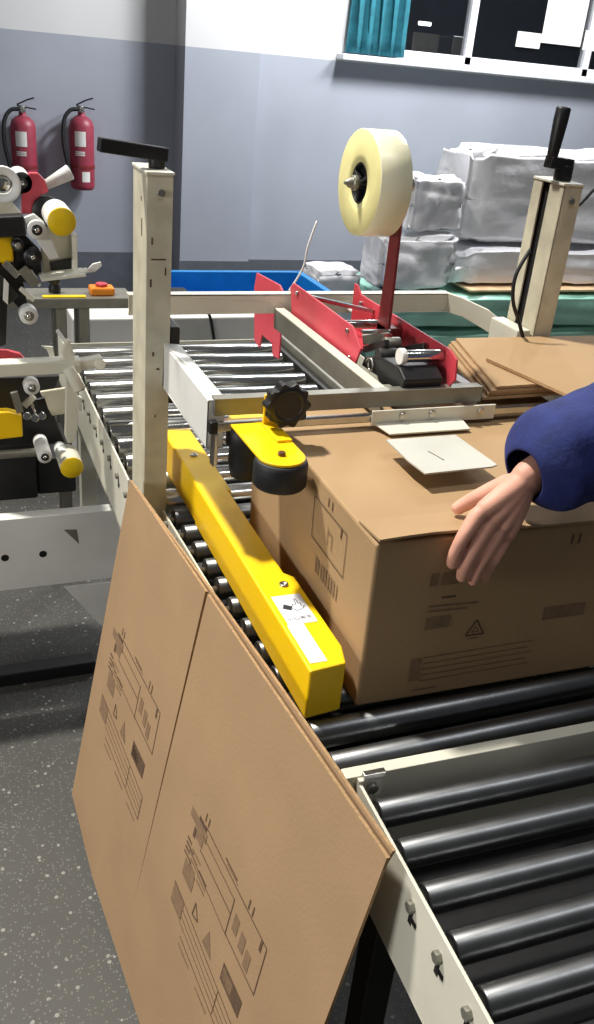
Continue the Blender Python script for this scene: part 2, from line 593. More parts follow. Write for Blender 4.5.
MB().box(.80, .85, 3.63, 3.73, cz, cz + .06, 'black').box(.86, .99, 3.64, 3.72, cz + .045, cz + .055, 'black').build('lid', tb_, .004)
cb = thing('cabinet', 'low white cabinet behind the far end of the roller bed', 'cabinet', ((a.x + b.x) / 2, 3.6, FZ))
MB().box(a.x, b.x, 3.45, 3.82, FZ + .06, cz, 'white_paint').build('body', cb, .006)
MB().box(a.x + .02, b.x - .02, 3.50, 3.80, FZ, FZ + .06, 'dark_metal').build('plinth', cb)
tag(MB().tube([at(208, 312, 'Y', 3.44), at(211, 320, 'Y', 3.44), at(213, 332, 'Y', 3.44), at(216, 352, 'Y', 3.44)], .006, 'black_rubber').build('cable'), 'thin black cable hanging down the front of the white cabinet', 'cable')

# steel bench left of the cabinet
bt = at(60, 297, 'Y', 3.0)
bh = thing('steel_bench', 'narrow dark steel bench behind the neighbouring machine', 'bench', (0.35, 3.1, FZ))
MB().box(-0.1, .62, 2.98, 3.12, bt.z - .035, bt.z, 'grey_metal').build('bench_top', bh, .003)
for lx in (0.365, 0.40 + .04, -.08):
    for ly in (2.99, 3.08):
        MB().box(lx, lx + .035, ly, ly + .035, FZ, bt.z - .036, 'grey_metal').build('leg', bh, .003)
p = at(101, 288, 'Y', 3.02)
ob = thing('control_box', 'small orange box with a red button on the bench behind the left mast', 'box', (p.x, 3.06, bt.z))
MB().box(p.x - .035, p.x + .045, 3.01, 3.07, bt.z, bt.z + .026, 'orange').build('body', ob, .006)
MB().cyl((p.x + .005, 3.04, bt.z + .026), (p.x + .005, 3.04, bt.z + .036), .020, 'red').build('button', ob, .002)
p = at(58, 296, 'Y', 3.0)
tag(MB().box(p.x - .05, p.x + .09, 2.985, 3.01, bt.z, bt.z + .005, 'yellow_cap').build('ruler', bevel=.002), 'short yellow strip lying on the dark steel bench', 'strip')
p = at(53, 285, 'Y', 3.1)
tag(MB().lathe((p.x, 3.06, bt.z), (0, 0, 1), [(0, 0), (0, .02), (.02, .02), (.028, .012), (.036, .022), (.06, .016), (.06, 0)], 'black', 20).build('plug'), 'black round plug standing on the dark steel bench', 'plug')

# ------------------------------------------------------------------ carton sealing machine
ms = thing('carton_sealing_machine', 'cream carton sealing machine with two masts, yellow side guide and red tape head', 'machine', (0.75, 1.6, FZ))


def holeplate(mb, x, y0, y1, z0, z1, t, m):
    mb.box(x, x + t, y0, y1, z0, z1, m)


# side panels with roller slots
def side_panel(x, y0, y1, ztop, ys, root, mt='cream', zb=.58, t=.004, lip=.02, right=False):
    mb = MB()
    mb.box(x, x + t, y0, y1, zb, ztop, mt)
    if right:
        mb.box(x - lip, x + t, y0, y1, zb, zb + t, mt)
    else:
        mb.box(x, x + lip, y0, y1, zb, zb + t, mt)
    return mb


def slot_marks(mb, x, ys, z):
    for y in ys:
        mb.cyl((x - .0065, y, z), (x + .001, y, z), .0075, 'grey_metal', seg=6)
        mb.prism([(x - .0006, y - .004, z - .002), (x - .0006, y + .004, z - .002), (x - .0006, y + .004, z - .028), (x - .0006, y - .004, z - .028)], (.0008, 0, 0), 'hole')
        mb.prism([(x - .0006, y - .004, z - .022), (x - .0006, y - .014, z - .022), (x - .0006, y - .014, z - .014), (x - .0006, y - .004, z - .014)], (.0008, 0, 0), 'hole')


NEAR_Y = [0.782 + .064 * k for k in range(12)]
FAR_Y = [1.575 + .094 * k for k in range(11)]
def XN(y):
    return .408 - (y - .75) * .034 / .77


p1 = MB()
for za, zb2, wd in ((.58, .735, .004), (.58, .584, .02)):
    p1.hexa([(XN(.745), .745, za), (XN(.745) + wd, .745, za), (XN(1.52) + wd, 1.52, za), (XN(1.52), 1.52, za), (XN(.745), .745, zb2), (XN(.745) + wd, .745, zb2), (XN(1.52) + wd, 1.52, zb2), (XN(1.52), 1.52, zb2)], 'cream')
for y in NEAR_Y:
    p1.cyl((XN(y) - .0065, y, .722), (XN(y) + .001, y, .722), .0075, 'grey_metal', seg=6)
p1.build('side_panel', ms, .001)
p2 = side_panel(.335, 1.66, 2.72, .738, FAR_Y, ms)
slot_marks(p2, .335, FAR_Y[1:], .70)
p2.build('side_panel', ms, .001)
MB().box(1.20, 1.204, .745, 2.72, .58, .742, 'cream').build('side_panel', ms, .001)
MB().box(.335, 1.20, 2.716, 2.72, .58, .70, 'cream').build('end_plate', ms, .001)
for lx, ly in ((.43, .78), (1.14, .78), (.38, 2.62), (1.14, 2.62)):
    MB().box(lx, lx + .05, ly, ly + .05, FZ + .03, .62, 'cream').cyl((lx + .025, ly + .025, FZ), (lx + .025, ly + .025, FZ + .04), .03, 'black').build('leg', ms, .002)


def roller(x0, x1, y, r, root, m, name='roller', ztop=.75):
    mb = MB()
    z = ztop - r
    mb.lathe((x0, y, z), (1, 0, 0), [(0, 0), (0, r * .55), (.001, r * .6), (.001, r * .93), (.003, r), (x1 - x0 - .003, r), (x1 - x0 - .001, r * .93), (x1 - x0 - .001, r * .55), (x1 - x0, 0)], m, 28, ['dark_metal', 'dark_metal', 'black', m, m, m, 'black', 'dark_metal'])
    mb.cyl((x0 - .008, y, z), (x1 + .008, y, z), .006, 'steel', seg=8)
    return mb.build(name, root)


first = roller(XN(.75) + .012, 1.19, NEAR_Y[0], .0200, ms, 'dark_chrome')
for y in NEAR_Y[1:]:
    c = first.copy()
    COL.objects.link(c)
    c.location = (XN(y) - XN(.75), y - NEAR_Y[0], 0)
first = roller(.348, .95, FAR_Y[0], .026, ms, 'chrome')
for y in FAR_Y[1:]:
    c = first.copy()
    COL.objects.link(c)
    c.location = (0, y - FAR_Y[0], 0)
# centre channel along the bed, behind the rollers' right ends
MB().box(.962, .985, 1.50, 2.70, .60, .745, 'dark_metal').build('centre_channel', ms, .002)
MB().box(.987, 1.0, 1.50, 2.70, .70, .765, 'grey_metal').build('belt_guard', ms, .002)

MB().box(.42, 1.18, .765, 1.50, .60, .605, 'black').build('bed_gap_shade', ms, .001)  # black sheet added as the darkness between the bed rollers

# masts
def mast(x0, x1, y0, y1, zt, slot_left):
    ma = MB()
    t = .004
    prof = [(x0, y0), (x1, y0), (x1, y1), (x0, y1)]
    if slot_left:
        ma.box(x0, x1, y0, y0 + t, FZ, zt, 'cream_worn').box(x1 - t, x1, y0, y1, FZ, zt, 'cream_worn').box(x0, x1, y1 - t, y1, FZ, zt, 'cream_worn')
        ma.box(x0, x0 + t, y0, y0 + .046, FZ, zt, 'cream_worn').box(x0, x0 + t, y0 + .072, y1, FZ, zt, 'cream_worn')
        ma.box(x0 + .008, x0 + .010, y0 + .004, y1 - .004, FZ, zt - .004, 'hole')
    else:
        ma.box(x0, x1, y0, y1, FZ, zt, 'cream_worn')
        for (py, pz, hy, hz, mm) in ((.035, .075, .005, .03, 'hole'), (.042, .04, .004, .008, 'hole')):
            ma.box(x0 - .0006, x0 + .001, y0 + py, y0 + py + hy, zt - pz - hz, zt - pz, mm)
        for (px, pz, wd, hz) in ((.008, .10, .003, .012), (.008, .135, .026, .003), (.032, .15, .003, .014), (.006, .17, .004, .014), (.012, .30, .004, .008), (.018, .42, .003, .006), (.02, .33, .006, .004)):
            ma.box(x0 + px, x0 + px + wd, y0 - .0005, y0 + .001, zt - pz - hz, zt - pz, 'ink')
    o = ma.build('mast', ms, .0025)
    tp = MB().box(x0 - .002, x1 + .002, y0 - .002, y1 + .002, zt, zt + .005, 'cream')
    tp.build('mast_cap', o, .001)
    MB().cyl(((x0 + x1) / 2 + .002, y0 - .004, zt - .028), ((x0 + x1) / 2 + .002, y0, zt - .028), .007, 'steel', seg=6).build('bolt', o, .001)
    return o


mL = mast(.340, .384, 1.53, 1.64, 1.352, False)
mR = mast(1.163, 1.208, 1.53, 1.632, 1.364, True)
# cranks
hx, hy, hz = .366, 1.575, 1.357
ck = MB().cyl((hx, hy, hz), (hx, hy, hz + .028), .014, 'black', seg=20)
ck.bar((hx + .016, hy, hz + .022), (hx - .098, hy - .012, hz + .034), .024, .022, 'black')
ck.build('crank_handle', ms, .002, label='flat black crank bar on the left mast')
hx, hy, hz = 1.188, 1.575, 1.369
ck = MB().cyl((hx, hy, hz), (hx, hy, hz + .03), .018, 'black', seg=20)
ck.bar((hx + .012, hy, hz + .03), (hx - .045, hy - .005, hz + .034), .024, .022, 'black')
ck.lathe((hx - .038, hy - .005, hz + .034), (.04, 0, 1), [(0, 0), (0, .010), (.02, .0115), (.075, .0145), (.096, .0145), (.10, .012), (.10, 0)], 'black', 20)
ck.build('crank_handle', ms, .002, label='black crank with upright grip on the right mast')

# mast carriages
MB().box(.386, .404, 1.535, 1.64, .95, 1.095, 'dark_metal').build('carriage', ms, .003)
MB().box(.87, 1.126, 1.44, 1.46, 1.02, 1.040, 'cream').build('stack_support', ms, .002)
MB().box(1.128, 1.160, 1.535, 1.64, .95, 1.075, 'cream').build('carriage', ms, .003)

# top frame: two side channels, front and rear cross bars
def channel_y(x0, x1, y0, y1, z0, z1, m):
    mb = MB()
    t = .004
    mb.box(x0, x0 + t, y0, y1, z0, z1, m).box(x0, x1, y0, y1, z1 - t, z1, m).box(x0, x1, y0, y1, z0, z0 + t, m)
    mb.box(x0, x1, y0, y0 + t, z0, z1, m)
    return mb


channel_y(.374, .402, 1.245, 1.53, .985, 1.066, 'white_paint').build('side_channel', ms, .003)
channel_y(1.128, 1.155, 1.225, 1.53, .965, 1.040, 'white_paint').build('side_channel', ms, .003)
MB().box(.383, .862, 1.237, 1.243, 1.042, 1.070, 'grey_metal').box(.383, .862, 1.237, 1.258, 1.066, 1.070, 'grey_metal').build('front_crossbar', ms, .001)
fb = MB().box(.383, 1.15, 1.222, 1.234, 1.022, 1.036, 'steel')
fb.box(.372, .385, 1.220, 1.236, 1.019, 1.039, 'black')
fb.box(.378, .386, 1.218, 1.236, .965, 1.02, 'steel')
fb.build('guide_rail', ms, .002)
rb = MB().box(.36, 1.10, 1.776, 1.780, 1.050, 1.092, 'cream').box(.36, 1.10, 1.776, 1.80, 1.088, 1.092, 'cream').box(.36, 1.10, 1.776, 1.79, 1.050, 1.054, 'cream')
rb.build('rear_crossbar', ms, .001)
# curved gusset from the rear bar to the right mast
a = at(460, 297, 'Y', 1.78)
gs = []
for q in ((1.085, 1.092), (1.11, 1.09), (1.145, 1.078), (1.165, 1.06), (1.165, 1.02), (1.14, 1.035), (1.115, 1.048), (1.085, 1.05)):
    f = (q[0] - 1.085) / .08
    gs.append(Vector((q[0], 1.79 - .15 * f, q[1])))
MB().prism(gs, (0.004, .012, 0), 'cream').build('gusset', ms, .001)
# longitudinal bars carrying the tape head
MB().box(.672, .676, 1.245, 1.774, 1.020, 1.062, 'grey_metal').box(.672, .692, 1.245, 1.774, 1.060, 1.064, 'cream').build('head_rail', ms, .001)
MB().box(.840, .860, 1.245, 1.774, 1.058, 1.064, 'white_paint').box(.856, .860, 1.245, 1.774, 1.020, 1.062, 'cream').build('head_rail', ms, .001)

# ---- tape head
pB = [(1.425, 1.035), (1.40, 1.09), (1.445, 1.118), (1.75, 1.122), (1.765, 1.11), (1.74, 1.045)]
hB = MB().prism([Vector((.700, y, z)) for y, z in pB], (.004, 0, 0), 'bright_red')
for y, z in ((1.46, 1.105), (1.44, 1.06), (1.72, 1.108)):
    hB.cyl((.696, y, z), (.7005, y, z), .005, 'steel', seg=8)
hB.build('side_plate', ms, .001)
pA = [(1.80, .94), (1.80, 1.085), (1.83, 1.098), (1.985, 1.088), (1.995, 1.05), (1.97, .93), (1.93, .925), (1.92, .96), (1.85, .96), (1.84, .935)]
MB().prism([Vector((.700, y, z)) for y, z in pA], (.004, 0, 0), 'bright_red').build('rear_plate', ms, .001)
pC = [(1.26, 1.055), (1.235, 1.085), (1.24, 1.118), (1.265, 1.128), (1.63, 1.128), (1.65, 1.142), (1.665, 1.142), (1.66, 1.05)]
hC = MB().prism([Vector((.800, y, z)) for y, z in pC], (.004, 0, 0), 'red')
for y, z in ((1.28, 1.11), (1.45, 1.11), (1.62, 1.112)):
    hC.cyl((.795, y, z), (.8005, y, z), .005, 'steel', seg=8)
hC.build('side_plate', ms, .001)
MB().box(.704, .800, 1.50, 1.66, 1.052, 1.056, 'red').build('floor_plate', ms, .001)
MB().cyl((.724, 1.285, 1.112), (.798, 1.285, 1.112), .0105, 'chrome').cyl((.716, 1.285, 1.112), (.726, 1.285, 1.112), .014, 'white_paint').build('tape_roller', ms, .001)
MB().cyl((.705, 1.50, 1.105), (.799, 1.50, 1.105), .008, 'chrome').build('tape_roller', ms, .001)
MB().bar((.705, 1.66, 1.115), (.799, 1.56, 1.112), .008, .008, 'chrome').build('tie_rod', ms, .001)
MB().cyl((.712, 1.33, 1.07), (.79, 1.33, 1.07), .022, 'black_rubber').build('wiper_roller', ms, .002)
MB().prism([Vector((.71, y, z)) for y, z in ((1.25, 1.06), (1.245, 1.085), (1.27, 1.098), (1.33, 1.095), (1.40, 1.075), (1.41, 1.055))], (.075, 0, 0), 'black').build('brush_block', ms, .003)
mk = MB()
mk.bar((.712, 1.42, 1.10), (.755, 1.40, 1.11), .008, .018, 'grey_metal').bar((.73, 1.44, 1.075), (.73, 1.36, 1.112), .01, .012, 'dark_metal')
mk.bar((.76, 1.46, 1.08), (.745, 1.38, 1.115), .01, .014, 'dark_red').cyl((.735, 1.38, 1.105), (.765, 1.38, 1.105), .011, 'grey_metal')
mk.cyl((.715, 1.36, 1.09), (.75, 1.36, 1.09), .013, 'dark_metal').bar((.704, 1.41, 1.118), (.76, 1.41, 1.118), .010, .006, 'steel')
mk.bar((.77, 1.42, 1.07), (.79, 1.33, 1.11), .006, .02, 'dark_metal')
mk.build('linkage', ms, .001)
for (x, y, z, r, ln) in ((.705, 1.37, 1.07, .012, .03), (.76, 1.44, 1.09, .010, .03)):
    mb = MB()
    pts = [(x + ln * k / 40, y + r * math.cos(k * .9), z + r * math.sin(k * .9)) for k in range(41)]
    mb.tube(pts, .0015, 'steel', seg=6, smooth=1).build('spring', ms)
# cream guard under the front rail
gd = MB().box(.645, .880, 1.2165, 1.2205, 1.018, 1.044, 'cream')
gd.prism([(.650, 1.2165, 1.020), (.815, 1.2165, 1.020), (.812, 1.180, 1.0155), (.662, 1.180, 1.0155)], (0, .0, .003), 'cream')
for x in (.70, .755, .85):
    gd.cyl((x, 1.2165, 1.034), (x, 1.2125, 1.034), .006, 'steel', seg=8)
gd.build('front_guard', ms, .001)
pp = [at(386, 441, 'Z', 1.036), at(455, 436, 'Z', 1.036), at(497, 466, 'Z', 1.036), at(492, 468, 'Z', 1.036), at(425, 475, 'Z', 1.036), at(408, 462, 'Z', 1.036)]
MB().prism(pp, (0, 0, .0025), 'tongue_metal').bar(at(428, 451, 'Z', 1.0388), at(444, 460, 'Z', 1.0388), .0015, .0006, 'ink').build('flap_tongue', ms, .0008, label='pale metal tongue lying over the carton flaps')

# tape arm and spindle
RC = Vector((.715, 1.462, 1.362))
am = MB()
am.prism([(.768, 1.435, 1.10), (.768, 1.480, 1.10), (.768, 1.476, 1.22), (.768, 1.478, 1.375), (.768, 1.462, 1.385), (.768, 1.446, 1.375), (.768, 1.440, 1.22)], (.006, 0, 0), 'dark_red')
am.box(.768, .801, 1.435, 1.480, 1.09, 1.115, 'dark_red')
ao = am.build('spool_arm', ms, .001)
sp = MB().cyl((.672, RC.y, RC.z), (.795, RC.y, RC.z), .006, 'steel', seg=16)
sp.lathe((.686, RC.y, RC.z), (-1, 0, 0), [(0, 0), (0, .013), (.008, .013), (.010, .009), (.016, .008), (.020, .004), (.024, .003), (.024, 0)], 'grey_metal', 16)
sp.cyl((.776, RC.y, RC.z), (.792, RC.y, RC.z), .012, 'steel', seg=6)
sp.build('spindle', ao, .001)
# tape roll, lifted off its spindle: a thing of its own
rollroot = thing('tape_roll', 'big roll of clear yellowish packing tape on the red spool arm', 'tape roll', (RC.x, RC.y, RC.z - .083))
RR = .0865
MB().lathe((.689, RC.y, RC.z), (1, 0, 0), [(0, .034), (0, RR * .55), (0, RR * .985), (.0015, RR), (.0565, RR), (.058, RR * .985), (.058, .034), (0, .034)], 'tape', 64, ['tape_side', 'tape_side', 'tape', 'tape', 'tape', 'tape_side', 'tape_side']).build('wound_tape', rollroot)
cm = MB().lathe((.690, RC.y, RC.z), (1, 0, 0), [(0, .0335), (0, .030), (.010, .029), (.010, .008), (.056, .008), (.056, .0335), (0, .0335)], 'black', 40)
for k in range(3):
    t = k * 2.1 + .6
    cm.bar((.694, RC.y + .010 * math.cos(t), RC.z + .010 * math.sin(t)), (.694, RC.y + .029 * math.cos(t), RC.z + .029 * math.sin(t)), .006, .010, 'black_rubber', (1, 0, 0))
cm.build('core', rollroot, .001)
# loose white strapping tail
tag(MB().tube([(.712, 1.80, 1.093), at(303, 268, 'Y', 1.79), at(308, 246, 'Y', 1.79), at(317, 221, 'Y', 1.80)], .0022, 'white_paint', seg=6).build('strapping_band'), 'thin white strapping tail sticking up behind the tape head', 'strap')

# ---- yellow belt drive guide
GX0, GX1, GZ0, GZ1 = .4125, .477, .7515, .832
gd = bpy.data.objects.new('side_guide', None)
COL.objects.link(gd)
gd.parent = ms
gd.location = (0, 0, 0)
MB().prism([(GX0 + .002, 1.40, GZ0), (GX1 - .003, 1.40, GZ0), (GX1 - .003, 1.70, GZ0), (GX0 + .002, 1.70, GZ0)], (0, 0, GZ1 - GZ0 - .003), 'yellow').build('rear_housing', gd, .004)
MB().prism([(GX0, .856, GZ0), (GX1 - .010, .862, GZ0), (GX1, .90, GZ0), (GX1, 1.085, GZ0), (GX1 - .012, 1.10, GZ0), (GX1 - .012, 1.44, GZ0), (GX0 + .004, 1.432, GZ0), (GX0, 1.42, GZ0)], (0, 0, GZ1 - GZ0), 'yellow').build('front_housing', gd, .003)
for x, y in ((.452, 1.065), (.445, 1.56)):
    MB().lathe((x, y, GZ1 - (.003 if y > 1.4 else 0)), (0, 0, 1), [(0, .007), (.003, .007), (.003, .0035), (.001, .003), (.001, 0)], 'steel', 12).build('bolt', gd)
st = MB()
zz = GZ1 + .0006
def poly(mb, pts, z, m):
    mb.faces([(x, y, z) for x, y in pts], [tuple(range(len(pts)))], m)
poly(st, [(.4215, .962), (.4665, .962), (.4665, 1.037), (.4215, 1.037)], zz, 'sticker')
poly(st, [(.4190, .872), (.4440, .872), (.4440, .962), (.4190, .962)], zz, 'sticker')
z2 = zz + .0003
poly(st, [(.428, 1.003), (.439, 0.996), (.443, 1.006), (.433, 1.014)], z2, 'sticker_ink')          # dark sleeve of the pictogram
hand = [(.441, 1.002), (.447, .994), (.456, .997), (.462, 1.003), (.457, 1.004), (.459, 1.012), (.455, 1.011), (.455, 1.024), (.452, 1.024), (.451, 1.010), (.446, 1.011)]
for i in range(len(hand)):
    a, b = Vector(hand[i]), Vector(hand[(i + 1) % len(hand)])
    d = (b - a).normalized()
    nrm = Vector((-d.y, d.x)) * .0006
    poly(st, [tuple(a + nrm), tuple(b + nrm), tuple(b - nrm), tuple(a - nrm)], z2, 'sticker_ink')
st.build('warning_sticker', gd, label='white hand-caution sticker with a plain white strip')
# the four characters printed under the pictogram
tcu = bpy.data.curves.new('caution_text', 'FONT')
tcu.body = '小心夹手'
tcu.size = .0098
tcu.align_x = 'CENTER'
tmp = bpy.data.objects.new('caution_text', tcu)
COL.objects.link(tmp)
dg = bpy.context.evaluated_depsgraph_get()
tme = bpy.data.meshes.new_from_object(tmp.evaluated_get(dg))
bpy.data.objects.remove(tmp)
for v in tme.vertices:
    v.co = Vector((v.co.x + .444, v.co.y + .972, z2)) - Vector(ms.location)
tme.materials.clear()
tme.materials.append(MATS['sticker_ink'])
to = bpy.data.objects.new('caution_text', tme)
COL.objects.link(to)
to.parent = gd

# ---- press rollers under the star knob
pr = bpy.data.objects.new('press_roller_unit', None)
COL.objects.link(pr)
pr.parent = ms
C1, C2 = Vector((.443, 1.096)), Vector((.440, 1.235))
def stadium(c1, c2, r, z, n=12):
    d = (c2 - c1).normalized()
    a0 = math.atan2(d.y, d.x)
    pts = []
    for k in range(n + 1):
        t = a0 + math.pi / 2 + math.pi * k / n
        pts.append((c1.x + r * math.cos(t), c1.y + r * math.sin(t), z))
    for k in range(n + 1):
        t = a0 - math.pi / 2 + math.pi * k / n
        pts.append((c2.x + r * math.cos(t), c2.y + r * math.sin(t), z))
    return pts
MB().prism(stadium(C1, C2, .035, 1.030), (0, 0, .004), 'yellow').cyl((C1.x, C1.y, 1.033), (C1.x, C1.y, 1.040), .006, 'brown_rubber', seg=6).build('bracket_plate', pr, .001)
MB().lathe((C1.x, C1.y, .988), (0, 0, 1), [(0, 0), (0, .037), (.004, .040), (.034, .040), (.040, .038), (.0415, .036), (.0415, 0)], 'black_rubber', 40).build('press_wheel', pr)
MB().lathe((C2.x, C2.y, .94), (0, 0, 1), [(0, 0), (0, .026), (.02, .030), (.05, .030), (.055, .036), (.089, .036), (.089, 0)], 'black_rubber', 32).build('press_wheel', pr)
MB().box(.452, .476, 1.205, 1.210, 1.034, 1.085, 'yellow').box(.452, .476, 1.14, 1.21, 1.0345, 1.038, 'yellow').build('bracket_post', pr, .001)
kb = MB()
KC = Vector((.480, 1.196, 1.077))
prof = []
for k in range(80):
    t = 2 * math.pi * k / 80
    rr = .0335 + .0028 * math.cos(10 * t)
    prof.append((KC.x + rr * math.cos(t), KC.y, KC.z + rr * math.sin(t)))
kb.prism(prof, (0, -.022, 0), 'black')
kb.lathe((KC.x, KC.y - .022, KC.z), (0, -1, 0), [(0, .030), (.002, .027), (.002, .022), (-.001, .020), (-.001, 0)], 'black', 40)
kb.cyl((KC.x, KC.y, KC.z), (KC.x, 1.236, KC.z - .02), .010, 'steel')
kb.build('star_knob', pr, .0015)

# ------------------------------------------------------------------ front roller conveyor
fc = thing('roller_conveyor', 'short cream roller conveyor with dark rollers in front of the sealing machine', 'conveyor', (.433, .738, FZ))
FR_Y = [.695 - .0640 * k for k in range(8)]
r1 = side_panel(.434, .13, .735, .752, FR_Y, fc, zb=.610)
slot_marks(r1, .434, FR_Y[2:], .725)
r1.box(.434, .466, .728, .735, .70, .757, 'cream')
r1.build('side_rail', fc, .001)
MB().box(1.16, 1.164, .13, .735, .625, .755, 'cream').build('side_rail', fc, .001)
MB().box(.420, 1.16, .738, .742, .62, .752, 'cream').box(.420, 1.16, .738, .756, .752, .756, 'cream').build('end_plate', fc, .001)
MB().box(.445, 1.155, .135, .73, .615, .620, 'black').build('roller_gap_shade', fc, .001)  # added black sheet standing in for shade below the front rollers
first = roller(.445, 1.15, FR_Y[0], .0180, fc, 'dark_chrome')
for y in FR_Y[1:]:
    c = first.copy()
    COL.objects.link(c)
    c.location = (0, y - FR_Y[0], 0)
for lx, ly in ((.455, .16), (.455, .66), (1.11, .16), (1.11, .66)):
    MB().box(lx, lx + .04, ly, ly + .04, FZ, .625, 'dark_metal').build('leg', fc, .002)
cb = MB().box(.44, .47, .728, .737, .755, .765, 'steel').cyl((.452, .722, .745), (.452, .737, .745), .008, 'steel', seg=8)
cb.build('clamp_bolt', fc, .001)

fc.rotation_euler.z = math.radians(-1.5)
fc.location.y -= .004

# ------------------------------------------------------------------ carton on the bed
ct = thing('carton', 'closed brown carton on the machine bed, held down by the hand', 'carton', (.75, 1.1, .75))
bx0, bx1, by0, by1, bz0, bz1 = .4915, 1.04, .862, 1.37, .7515, 1.011
bd = MB()
bd.hexa([(bx0, by0, bz0), (bx1, by0 - .012, bz0), (bx1 + .02, by1, bz0), (bx0 + .01, by1, bz0), (bx0 - .004, by0, bz1), (bx1, by0 - .012, bz1), (bx1 + .02, by1, bz1), (bx0 + .004, by1, bz1)], 'kraft_lit')


# printed marks as flat inked faces in a plane (o, eu, ev)
def ink_rect(mb, o, eu, ev, u0, u1, v0, v1, m='ink'):
    mb.faces([o + eu * u0 + ev * v0, o + eu * u1 + ev * v0, o + eu * u1 + ev * v1, o + eu * u0 + ev * v1], [(0, 1, 2, 3)], m)


def ink_line(mb, o, eu, ev, a, b, t=.0016, m='ink'):
    a, b = Vector(a), Vector(b)
    d = (b - a).normalized()
    n = Vector((-d.y, d.x)) * t / 2
    mb.faces([o + eu * q.x + ev * q.y for q in (a + n, b + n, b - n, a - n)], [(0, 1, 2, 3)], m)


def ink_loop(mb, o, eu, ev, pts, t=.0016, m='ink'):
    for i in range(len(pts)):
        ink_line(mb, o, eu, ev, pts[i], pts[(i + 1) % len(pts)], t, m)


def arrows(mb, o, eu, ev, u, v, m='ink', s=1.0, vert=True):
    for du in (0, .012 * s):
        if vert:
            ink_rect(mb, o, eu, ev, u + du, u + du + .003 * s, v, v + .016 * s, m)
        else:
            ink_rect(mb, o, eu, ev, u, u + .016 * s, v + du, v + du + .003 * s, m)


# front face print
o_, eu, ev = Vector((0, by0 - .0012, 0)), Vector((1, -.0215, 0)), Vector((0, 0, 1))
o_ = Vector((0, by0 - .0008 + .0215 * bx0, 0))
pf = bd
I2 = 'ink_light'
for u in (.574, .592, .606):
    ink_rect(pf, o_, eu, ev, u, u + .012, .938, .958, I2)
ink_line(pf, o_, eu, ev, (.596, .918), (.618, .918), .003, 'ink')
ink_line(pf, o_, eu, ev, (.578, .906), (.656, .903), .0035, I2)
ink_line(pf, o_, eu, ev, (.578, .898), (.640, .896), .003, I2)
ink_rect(pf, o_, eu, ev, .578, .616, .868, .888, I2)
ink_loop(pf, o_, eu, ev, [(.660, .873), (.646, .848), (.675, .848)], .0025, 'ink')
ink_loop(pf, o_, eu, ev, [(.660, .862), (.655, .853), (.666, .853)], .001, 'ink')
ink_line(pf, o_, eu, ev, (.652, .842), (.668, .842), .002, I2)
ink_rect(pf, o_, eu, ev, .567, .583, .782, .820, I2)
for k in range(5):
    ink_line(pf, o_, eu, ev, (.585, .820 - .010 * k), (.765 - .008 * (k % 2), .822 - .010 * k), .0018, I2)
ink_line(pf, o_, eu, ev, (.575, .765), (.615, .765), .003, I2)
ink_rect(pf, o_, eu, ev, .770, .842, .856, .878, I2)
arrows(pf, o_, eu, ev, .786, .980)
# left face print
o2, eu2, ev2 = Vector((bx0 + .0034, by1, 0)), Vector((0, -1, 0)), Vector((0, 0, 1))
pl_ = bd
def L(y):
    return by1 - y
sh = .0
ink_loop(pl_, Vector((bx0 + .0006, by1, 0)), eu2, ev2 + Vector((.0, 0, 0)), [], .0016)
def left_pt(y, z):
    f = (y - by0) / (by1 - by0)
    h = (z - bz0) / (bz1 - bz0)
    x = (bx0 + .01 * f) * (1 - h) + (bx0 - .004 + .008 * f) * h
    return Vector((x - .0008, y, z))
def lq(y0, y1, z0, z1, m):
    pl_.faces([left_pt(y0, z0), left_pt(y1, z0), left_pt(y1, z1), left_pt(y0, z1)], [(0, 1, 2, 3)], m)
def frame_l(y0, y1, z0, z1, t=.0016):
    lq(y0, y1, z1 - t, z1, 'ink'); lq(y0, y1, z0, z0 + t, 'ink'); lq(y0, y0 + t, z0, z1, 'ink'); lq(y1 - t, y1, z0, z1, 'ink')
frame_l(.948, 1.072, .909, .978)
lq(.966, .970, .962, .977, 'ink')
lq(1.018, 1.021, .985, .999, 'ink'); lq(1.004, 1.007, .985, .999, 'ink')
lq(1.012, 1.014, .925, .955, I2); lq(.996, .998, .925, .950, I2); lq(.996, 1.013, .948, .950, I2)
for k in range(9):
    lq(.962 + .010 * k, .962 + .010 * k + (.006 if k % 3 else .003), .862, .888, I2)
bd.build('body', ct, .004)
# lifted lip of the top flap along the front edge
lp = MB()
n = 14
vs, fs = [], []
for i in range(n + 1):
    u = bx0 - .002 + (bx1 - bx0 - .01) * i / n
    y = by0 - .0215 * (u - bx0)
    hgt = .007 * math.exp(-((i - 2.2) / 2.6) ** 2) + .0012
    for dy, dz in ((.060, .0006), (.020, hgt * .5 + .0006), (-.002, hgt), (-.002, hgt + .0035), (.020, hgt * .5 + .004), (.060, .0035)):
        vs.append((u, y + dy, bz1 + dz))
for i in range(n):
    for k in range(6):
        fs.append((i * 6 + k, i * 6 + (k + 1) % 6, i * 6 + 6 + (k + 1) % 6, i * 6 + 6 + k))
fs += [tuple(range(6)), tuple(range(n * 6 + 5, n * 6 - 1, -1))]
lp.faces(vs, fs, 'kraft_lit', False)
lp.build('top_flap', ct)

# ------------------------------------------------------------------ flattened carton leaning on the machine
A, B, D = Vector((.402, .586, .781)), Vector((.185, 1.574, .002)), Vector((.313, 1.533, .800))
eu = (A - D)
LU = eu.length
eu.normalize()
nn = eu.cross(B - D).normalized()
ev = nn.cross(eu)
if ev.z > 0:
    ev = -ev
if nn.x < 0:
    nn = -nn


def bp(u, v, d=0.0):
    return D + eu * u + ev * v + nn * d


